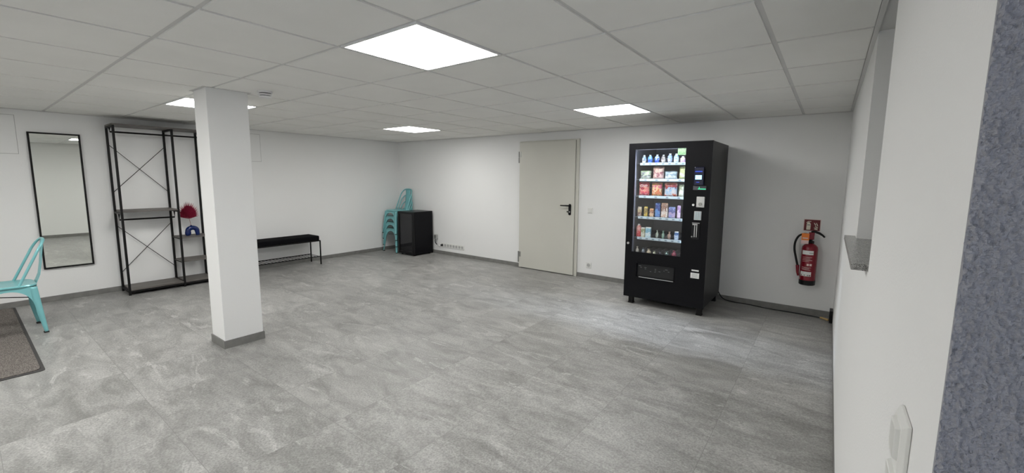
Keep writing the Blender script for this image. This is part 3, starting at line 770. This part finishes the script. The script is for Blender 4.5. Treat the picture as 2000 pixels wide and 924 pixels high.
for (x, z, w2) in ((.475, .455, .02), (.49, .438, .012), (.54, .442, .018), (.54, .425, .012), (.60, .402, .012), (.655, .436, .012), (.655, .420, .012), (.652, .404, .012), (.70, .414, .016), (.75, .428, .008), (.775, .445, .020), (.80, .425, .012)):
    b.box(x-w2*.7, x+w2*.7, vy0+.0285, vy0+.0297, z, z+.004)
b.build('flap_print', M['ink'], fp)
B().box(.838, .9205, vy0+.0025, vy0+.0045, 1.700, 1.7715).build('promo_sticker', M['green_sticker'], VD)
for x in (.352, 1.108):
    for y in (3.985, 4.66):
        B().box(x, x+.052, y, y+.05, .014, .0875).box(x-.004, x+.056, y-.004, y+.054, 0, .014).build('foot', M['matt_black'], VM, bevel=.002)

# --- products
RG = {0: 'drinks on the top tray', 1: 'bags on the second tray', 2: 'crisp bags on the third tray', 3: 'bars on the fourth tray', 4: 'packs on the fifth tray', 5: 'sweets on the bottom tray'}
def X_(px, y=TY+.03): return PZ(.417+(px-1247)*.0055, 1.2, y)[0]
PY_ = TY+.045
sd = [0.]
def cup(px, n_, h, w2, cols, label, capm=None):
    sd[0] += 3.1; r = thing('drink_pouch', label, 'drink', (X_(px), PY_, tray_z[n_]+.0002), group=RG[n_])
    B().lathe([(w2*.80, 0), (w2*.95, .006), (w2, h*.45), (w2*.92, h*.72), (w2*.45, h*.86), (w2*.40, h*.90)], n=20).build('body', printed('drink_print', cols, 40, .25, sd[0]), r, smooth=True)
    B().lathe([(w2*.48, h*.902), (w2*.48, h*.995), (w2*.40, h)], n=16).build('cap', capm or M['paper'], r, smooth=True)
def bag(px, n_, wd, h, cols, label, depth=.05, name='snack_bag', lean=0., cat='snack bag'):
    sd[0] += 3.1; r = thing(name, label, cat, (X_(px), PY_+.01, tray_z[n_]+.0005), group=RG[n_])
    vs = []; fs = []; U, V = 12, 14
    for s in (-1, 1):
        for j in range(V+1):
            for i in range(U+1):
                u, v = i/U*2-1, j/V*2-1
                q = max(0, (1-u**4)*(1-v**6))**.6
                x = u*wd/2*(1-.06*(1-v*v)) ; z = (v+1)/2*h*(1+.02*math.sin(5*u+sd[0]))
                y = s*depth/2*q + .0025*math.sin(9*u+sd[0])*math.sin(7*v)*q
                vs.append((x, y+.0008*s, z))
    w = U+1; o = w*(V+1)
    for j in range(V):
        for i in range(U):
            a = j*w+i; fs.append((a, a+1, a+w+1, a+w)); fs.append((o+a, o+a+w, o+a+w+1, o+a+1))
    for i in range(U): fs += [(i, o+i, o+i+1, i+1), (V*w+i, V*w+i+1, o+V*w+i+1, o+V*w+i)]
    for j in range(V): fs += [(j*w, (j+1)*w, o+(j+1)*w, o+j*w), (j*w+U, o+j*w+U, o+(j+1)*w+U, (j+1)*w+U)]
    B().add(vs, fs).build('pouch', printed('bag_print', cols, 22, .3, sd[0]), r, smooth=True)
    b = B().box(-wd*.47, wd*.47, -.0012, .0012, h*1.02, h*1.02+.008)
    b.build('crimp', printed('crimp_print', cols[:1]+cols[-1:], 30, .3, sd[0]), r)
    return r
def bar(px, n_, wd, h, cols, label, depth=.018, name='chocolate_bar', cat='bar'):
    sd[0] += 3.1; r = thing(name, label, cat, (X_(px), PY_, tray_z[n_]+.0002), group=RG[n_])
    P = [(-depth*.15, 0), (-depth/2, .010), (-depth/2, h-.012), (-depth*.1, h-.004), (depth*.1, h-.004), (depth/2, h-.012), (depth/2, .010), (depth*.15, 0)]
    B().prism([(a, c) for a, c in P], 0, -wd/2, wd/2).build('wrapper', printed('bar_print', cols, 45, .3, sd[0]), r, bevel=.002)
    B().box(-wd/2+.002, wd/2-.002, -.001, .001, h-.0035, h+.005).build('end_seal', printed('seal_print', cols[:1], 45, .3, sd[0]), r)
W_, BL, LB = (.75, .78, .80), (.02, .09, .50), (.20, .45, .80)
cup(1257.8, 0, .092, .024, [(.35, .42, .45), W_, (.12, .22, .30)], 'silver and white drink pouch, leftmost on the top tray')
cup(1270.0, 0, .092, .026, [LB, BL, (.10, .30, .70)], 'bright blue drink, second from left on the top tray')
cup(1283.8, 0, .094, .026, [(.01, .03, .35), BL, (.35, .50, .80)], 'deep blue drink with swirl, third on the top tray')
cup(1296.0, 0, .090, .023, [(.10, .09, .09), (.70, .68, .66), (.25, .22, .2)], 'black and white drink, middle of the top tray')
cup(1308.8, 0, .102, .025, [(.12, .18, .35), (.55, .62, .80), (.25, .35, .55)], 'pale blue and navy drink, third from right on the top tray')
cup(1320.8, 0, .100, .026, [(.40, .58, .78), (.65, .75, .85), (.2, .35, .6)], 'light blue drink beside the pink one on the top tray')
cup(1333.0, 0, .070, .026, [(.70, .35, .42), (.60, .40, .75), (.85, .6, .6)], 'pink and lilac drink under the green sticker')
bag(1262, 1, .125, .085, [(.10, .26, .14), (.45, .50, .47), (.15, .18, .2), (.5, .62, .45)], 'green and grey snack bag, leftmost on the second tray')
bag(1287.5, 1, .125, .128, [(.50, .30, .27), (.68, .50, .48), (.30, .12, .14), (.62, .45, .38)], 'tall pinkish brown snack bag on the second tray')
bag(1312, 1, .135, .078, [(.45, .58, .68), (.65, .75, .80), (.25, .35, .42)], 'low pale blue snack bag on the second tray')
bag(1333, 1, .060, .125, [(.35, .40, .10), (.70, .70, .60), (.50, .52, .25)], 'yellow green snack bag at the right of the second tray', .035)
rb = bag(1260, 2, .125, .145, [(.50, .02, .06), (.72, .12, .16), (.75, .35, .25), (.40, .02, .05)], 'red crisp bag with white lettering on the third tray')
tx = bpy.data.curves.new('lettering', 'FONT'); tx.body = 'Chio'; tx.size = .044; tx.extrude = .0006; tx.align_x = 'CENTER'
to0 = bpy.data.objects.new('lettering_curve', tx); to = bpy.data.objects.new('lettering', bpy.data.meshes.new_from_object(to0)); bpy.data.objects.remove(to0); COL.objects.link(to); to.parent = rb; to.location = (.004, -.029, .102); to.rotation_euler = (PI/2, -.12, 0)
to.data.materials.append(M['paper'])
bag(1286, 2, .120, .140, [(.72, .52, .15), (.62, .16, .06), (.80, .62, .35), (.68, .12, .22)], 'yellow and red crisp bag, second on the third tray')
bag(1313, 2, .140, .140, [(.70, .14, .04), (.62, .60, .62), (.30, .50, .70), (.35, .04, .06)], 'orange crisp bag with pale blue patch on the third tray')
bag(1333, 2, .055, .122, [(.62, .65, .50), (.75, .76, .66), (.35, .40, .25)], 'pale cream crisp bag, rightmost on the third tray', .035)
bar(1253, 3, .045, .105, [(.75, .72, .62), (.25, .10, .08), (.65, .55, .30)], 'white and brown bar, leftmost on the fourth tray')
bar(1266, 3, .040, .110, [(.70, .58, .08), (.55, .40, .05), (.20, .14, .06)], 'yellow bar, second from left on the fourth tray')
bar(1278, 3, .045, .092, [(.60, .32, .10), (.75, .55, .35), (.25, .08, .05)], 'short orange brown bar on the fourth tray')
bar(1290, 3, .054, .160, [(.03, .12, .45), (.10, .28, .62), (.02, .05, .25)], 'tall dark blue bar in the middle of the fourth tray')
bar(1303.5, 3, .070, .160, [(.60, .38, .25), (.75, .70, .66), (.22, .10, .07)], 'tall brown and white bar on the fourth tray')
bar(1318, 3, .070, .120, [(.20, .30, .65), (.48, .38, .60), (.10, .12, .35)], 'blue and purple bar, second from right on the fourth tray')
bar(1331, 3, .034, .140, [(.60, .45, .65), (.72, .60, .75), (.35, .2, .45)], 'lilac bar, rightmost on the fourth tray')
# fifth tray
r = thing('drink_can', 'red drink bottle, leftmost on the fifth tray', 'drink', (X_(1253), PY_, tray_z[4]+.0002), group=RG[4])
B().lathe([(.020, 0), (.027, .006), (.028, .112), (.020, .130), (.013, .134)], n=22).build('body', printed('can_print', [(.50, .02, .03), (.62, .05, .06), (.70, .35, .33)], 60, .3, 4.), r, smooth=True)
B().lathe([(.013, .1345), (.013, .148), (.010, .149)], n=16).build('cap', M['paper'], r, smooth=True)
def carton(px, n_, wd, h, cols, label, dz=0., lidc=None):
    sd[0] += 2.3; r = thing('small_carton', label, 'carton', (X_(px), PY_, tray_z[n_]+.0002+dz), group=RG[n_])
    B().box(-wd/2, wd/2, -.018, .018, 0, h-.008).build('box', printed('carton_print', cols, 50, .4, sd[0]), r, bevel=.002)
    B().prism([(-.018, h-.0078), (0, h), (.018, h-.0078)], 0, -wd/2+.001, wd/2-.001).build('top_fold', lidc or M['paper'], r)
carton(1262.5, 4, .045, .112, [(.55, .55, .38), (.70, .70, .60), (.30, .34, .20)], 'beige and green carton beside the red bottle on the fifth tray')
carton(1273, 4, .060, .120, [(.45, .68, .75), (.70, .80, .82), (.20, .45, .60)], 'light blue carton, third on the fifth tray')
def jar(px, n_, h, w2, col, label, metal=0.):
    mt = mat('jar_foil', col, .25, metal, var=.25, vscale=70)
    r = thing('foil_sweet', label, 'sweet', (X_(px), PY_, tray_z[n_]+.0002), group=RG[n_])
    B().lathe([(w2*.6, 0), (w2, h*.2), (w2*.95, h*.55), (w2*.35, h*.78)], n=16).build('body', mt, r, smooth=True)
    B().lathe([(w2*.30, h*.785), (w2*.55, h*.9), (w2*.6, h)], n=12).build('twist', mt, r, smooth=True)
jar(1291, 4, .095, .018, (.45, .50, .42), 'silver green foil sweet, left of the three on the fifth tray', .6)
jar(1303, 4, .090, .018, (.30, .45, .36), 'green foil sweet, middle of the three on the fifth tray', .6)
jar(1315, 4, .088, .020, (.42, .30, .24), 'brown foil sweet on the fifth tray', .3)
carton(1329, 4, .040, .095, [(.25, .38, .55), (.50, .62, .75), (.05, .12, .3)], 'blue carton, rightmost on the fifth tray')
jar(1251.5, 5, .080, .019, (.72, .70, .62), 'cream white sweet, leftmost on the bottom tray')
jar(1264, 5, .070, .020, (.32, .36, .42), 'steel blue sweet, second on the bottom tray', .5)
jar(1276, 5, .062, .025, (.62, .55, .42), 'round tan sweet on the bottom tray')
jar(1287, 5, .045, .017, (.65, .68, .52), 'small pale green sweet on the bottom tray')
jar(1299, 5, .058, .022, (.10, .10, .12), 'dark grey sweet on the bottom tray', .5)
jar(1312, 5, .060, .022, (.25, .38, .36), 'grey green sweet, second from right on the bottom tray', .5)
jar(1326, 5, .075, .026, (.30, .06, .10), 'dark red sweet, rightmost on the bottom tray')

# cord and adaptor at the right wall
def smooth_path(P, n=6):
    P = [Vector(p) for p in P]; out = []
    for i in range(len(P)-1):
        a, b_, c, d = P[max(i-1, 0)], P[i], P[i+1], P[min(i+2, len(P)-1)]
        for k in range(n):
            t = k/n; out.append(.5*((2*b_)+(c-a)*t+(2*a-5*b_+4*c-d)*t*t+(3*b_-a-3*c+d)*t**3))
    out.append(P[-1]); return out
o = B().tube(smooth_path([(1.16, 4.770, .12), (1.22, 4.765, .03), (1.33, 4.760, .006), (1.50, 4.752, .006), (1.72, 4.715, .006), (1.95, 4.715, .006), (2.13, 4.700, .006), (2.205, 4.675, .010)]), .0055, 8).build('mains_cable', M['black'], smooth=True)
tag(o, 'black mains cable running along the floor from the vending machine', 'cable')
r = thing('plug_strip', 'black power strip with a tan plug on the floor at the right wall', 'power strip', (0, 0, 0))
B().box(XR-.030, XR-.0025, 4.52, 4.66, .012, .135).build('housing', M['black'], r, bevel=.004)
B().tube([(2.180, 4.650, .020), (2.249, 4.605, .020)], [.009, .011], 10).build('plug', M['tan'], r, smooth=True)
o = B().box(-.0015, 0, -.03, .03, -.03, .03).build('cover_plate', M['plastic'], bevel=.001)
tag(o, 'small white cover plate on the right wall above the power strip', 'cover plate', loc=(XR-.0003, 4.46, .155))

# ------------------------------------------------------------------ fire extinguisher and sign
sx0, sx1, sz0, sz1 = 1.958, 2.108, .908, 1.034
r = thing('fire_sign', 'red fire extinguisher sign with cream pictograms on the back wall', 'sign', (0, YB-.0005, 0))
B().box(sx0, sx1, -.002, 0, sz0, sz1).build('border', M['sign_edge'], r)
B().box(sx0+.006, sx1-.006, -.003, -.0021, sz0+.005, sz1-.006).build('panel', M['sign_red'], r)
b = B(); cx = sx0+.045; y0, y1 = -.0040, -.0031
b.prism(rrect(cx-.018, cx+.018, sz0+.012, sz0+.078, .004), 1, y0, y1)
b.prism([(cx-.016, sz0+.078), (cx+.016, sz0+.078), (cx+.008, sz0+.092), (cx-.008, sz0+.092)], 1, y0, y1)
b.prism([(cx-.022, sz0+.090), (cx-.006, sz0+.104), (cx+.020, sz0+.106), (cx+.022, sz0+.100), (cx-.004, sz0+.097), (cx-.020, sz0+.084)], 1, y0, y1)
b.build('extinguisher_pictogram', M['sign_white'], r)
B().box(cx-.014, cx+.014, -.0046, -.0041, sz0+.060, sz0+.069).build('pictogram_band', M['ink'], r)
b = B(); fx = sx0+.108
for (dx, dz, ln, an) in ((-.015, .022, .036, -.12), (-.018, .038, .040, -.32), (-.010, .054, .038, -.50), (.002, .056, .040, 2.05), (.020, .050, .046, 1.98)):
    c, s = math.cos(an), math.sin(an)
    L0 = Vector((fx+dx, sz0+dz)); T1 = Vector((c, s)) * (1 if an < 1.5 else 1); nrm = Vector((-s, c))*.0042
    P = [L0, L0+T1*ln*.35-nrm, L0+T1*ln*.8-nrm*.8, L0+T1*ln+nrm*.6, L0+T1*ln*.75+nrm*.9, L0+T1*ln*.3+nrm]
    b.prism([tuple(p) for p in P], 1, y0, y1)
b.build('flame_pictogram', M['sign_white'], r)

ex, ey = 2.035, 4.700
r = thing('fire_extinguisher', 'red fire extinguisher hanging on the back wall under its sign', 'fire extinguisher', (ex, ey, .342))
B().lathe([(.0720, .050), (.0725, .060), (.0725, .385), (.068, .410), (.052, .430), (.030, .441), (.022, .446)], n=40).build('cylinder', M['red'], r, smooth=True)
B().lathe([(.066, 0), (.0735, .006), (.0738, .052), (.070, .056)], n=40).build('foot_ring', M['black'], r, smooth=True)
B().lathe([(.020, .4465), (.024, .452), (.024, .470), (.016, .474), (.016, .50)], n=20).build('neck', M['black'], r, smooth=True)
B().box(-.020, .030, -.018, .018, .485, .560).build('valve', M['red'], r, bevel=.005)
B().tube([(.000, 0, .566), (.030, -.004, .571), (.070, -.010, .557), (.098, -.014, .538), (.118, -.016, .518)], [.010, .013, .012, .010, .008], 10).build('lever', M['black'], r, smooth=True)
B().tube(smooth_path([(-.018, 0, .535), (-.06, -.006, .540), (-.105, -.010, .515), (-.132, -.012, .450), (-.134, -.010, .370), (-.118, -.006, .290), (-.100, -.002, .215), (-.093, 0, .19)]), .0105, 12).build('hose', M['black'], r, smooth=True)
B().tube([(-.095, .0, .20), (-.090, .0, .12), (-.082, .0, .085)], [.017, .013, .009], 14).build('nozzle_holder', M['red'], r, smooth=True)
def wrap(name, a0, a1, z0, z1, mt, rr=.0735, n=14, parent=None):
    vs = []; fs = []
    for i in range(n+1):
        a = math.radians(a0+(a1-a0)*i/n)
        for z in (z0, z1):
            for q in (rr, rr+.0006): vs.append((q*math.sin(a), -q*math.cos(a), z))
    for i in range(n):
        a = i*4; fs += [(a+1, a+5, a+7, a+3), (a, a+2, a+6, a+4), (a+2, a+3, a+7, a+6), (a, a+4, a+5, a+1)]
    fs += [(0, 1, 3, 2), (n*4, n*4+2, n*4+3, n*4+1)]
    return B().add(vs, fs).build(name, mt, parent or r, smooth=False)
# the face turned to the room's middle
wrap('label_band', -52, 30, .330, .372, M['paper']); wrap('label_stripe', 0, 28, .346, .352, M['ink'], .0743)
lb = wrap('label_band', -55, 25, .100, .148, M['paper'])
for a in (-46, -20, 2, 16): wrap('label_mark', a-5, a+5, .104, .116, M['sign_red'] if a > 10 or a < -40 else M['ink'], .0743, 4, lb)
wrap('label_square', -10, 4, .212, .234, M['pink']); wrap('label_square', 9, 24, .212, .234, M['pink'])
for z, a in ((.30, 22), (.285, 10), (.27, 25), (.255, 5), (.192, 20), (.18, 8), (.168, 18)): wrap('label_text', -45, a, z, z+.003, M['pink'], .0736)
tg = B().box(-.078, -.012, -.082, -.080, .482, .555).build('inspection_tag', M['orange'], r)
tg.rotation_euler = (0, 0, 0)
B().box(-.080, -.014, -.0822, -.0802, .445, .4815).build('tag_lower', M['pink'], tg)
B().box(-.070, -.022, -.0832, -.0822, .498, .510).build('tag_print', M['sign_edge'], tg)
B().tube([(-.04, -.080, .548), (-.02, -.05, .55), (-.008, -.019, .54)], .0015, 6).build('tag_string', M['black'], r)
B().box(-.03, .03, .0735, YB-ey-.0008, .40, .46).build('wall_bracket', M['matt_black'], r)
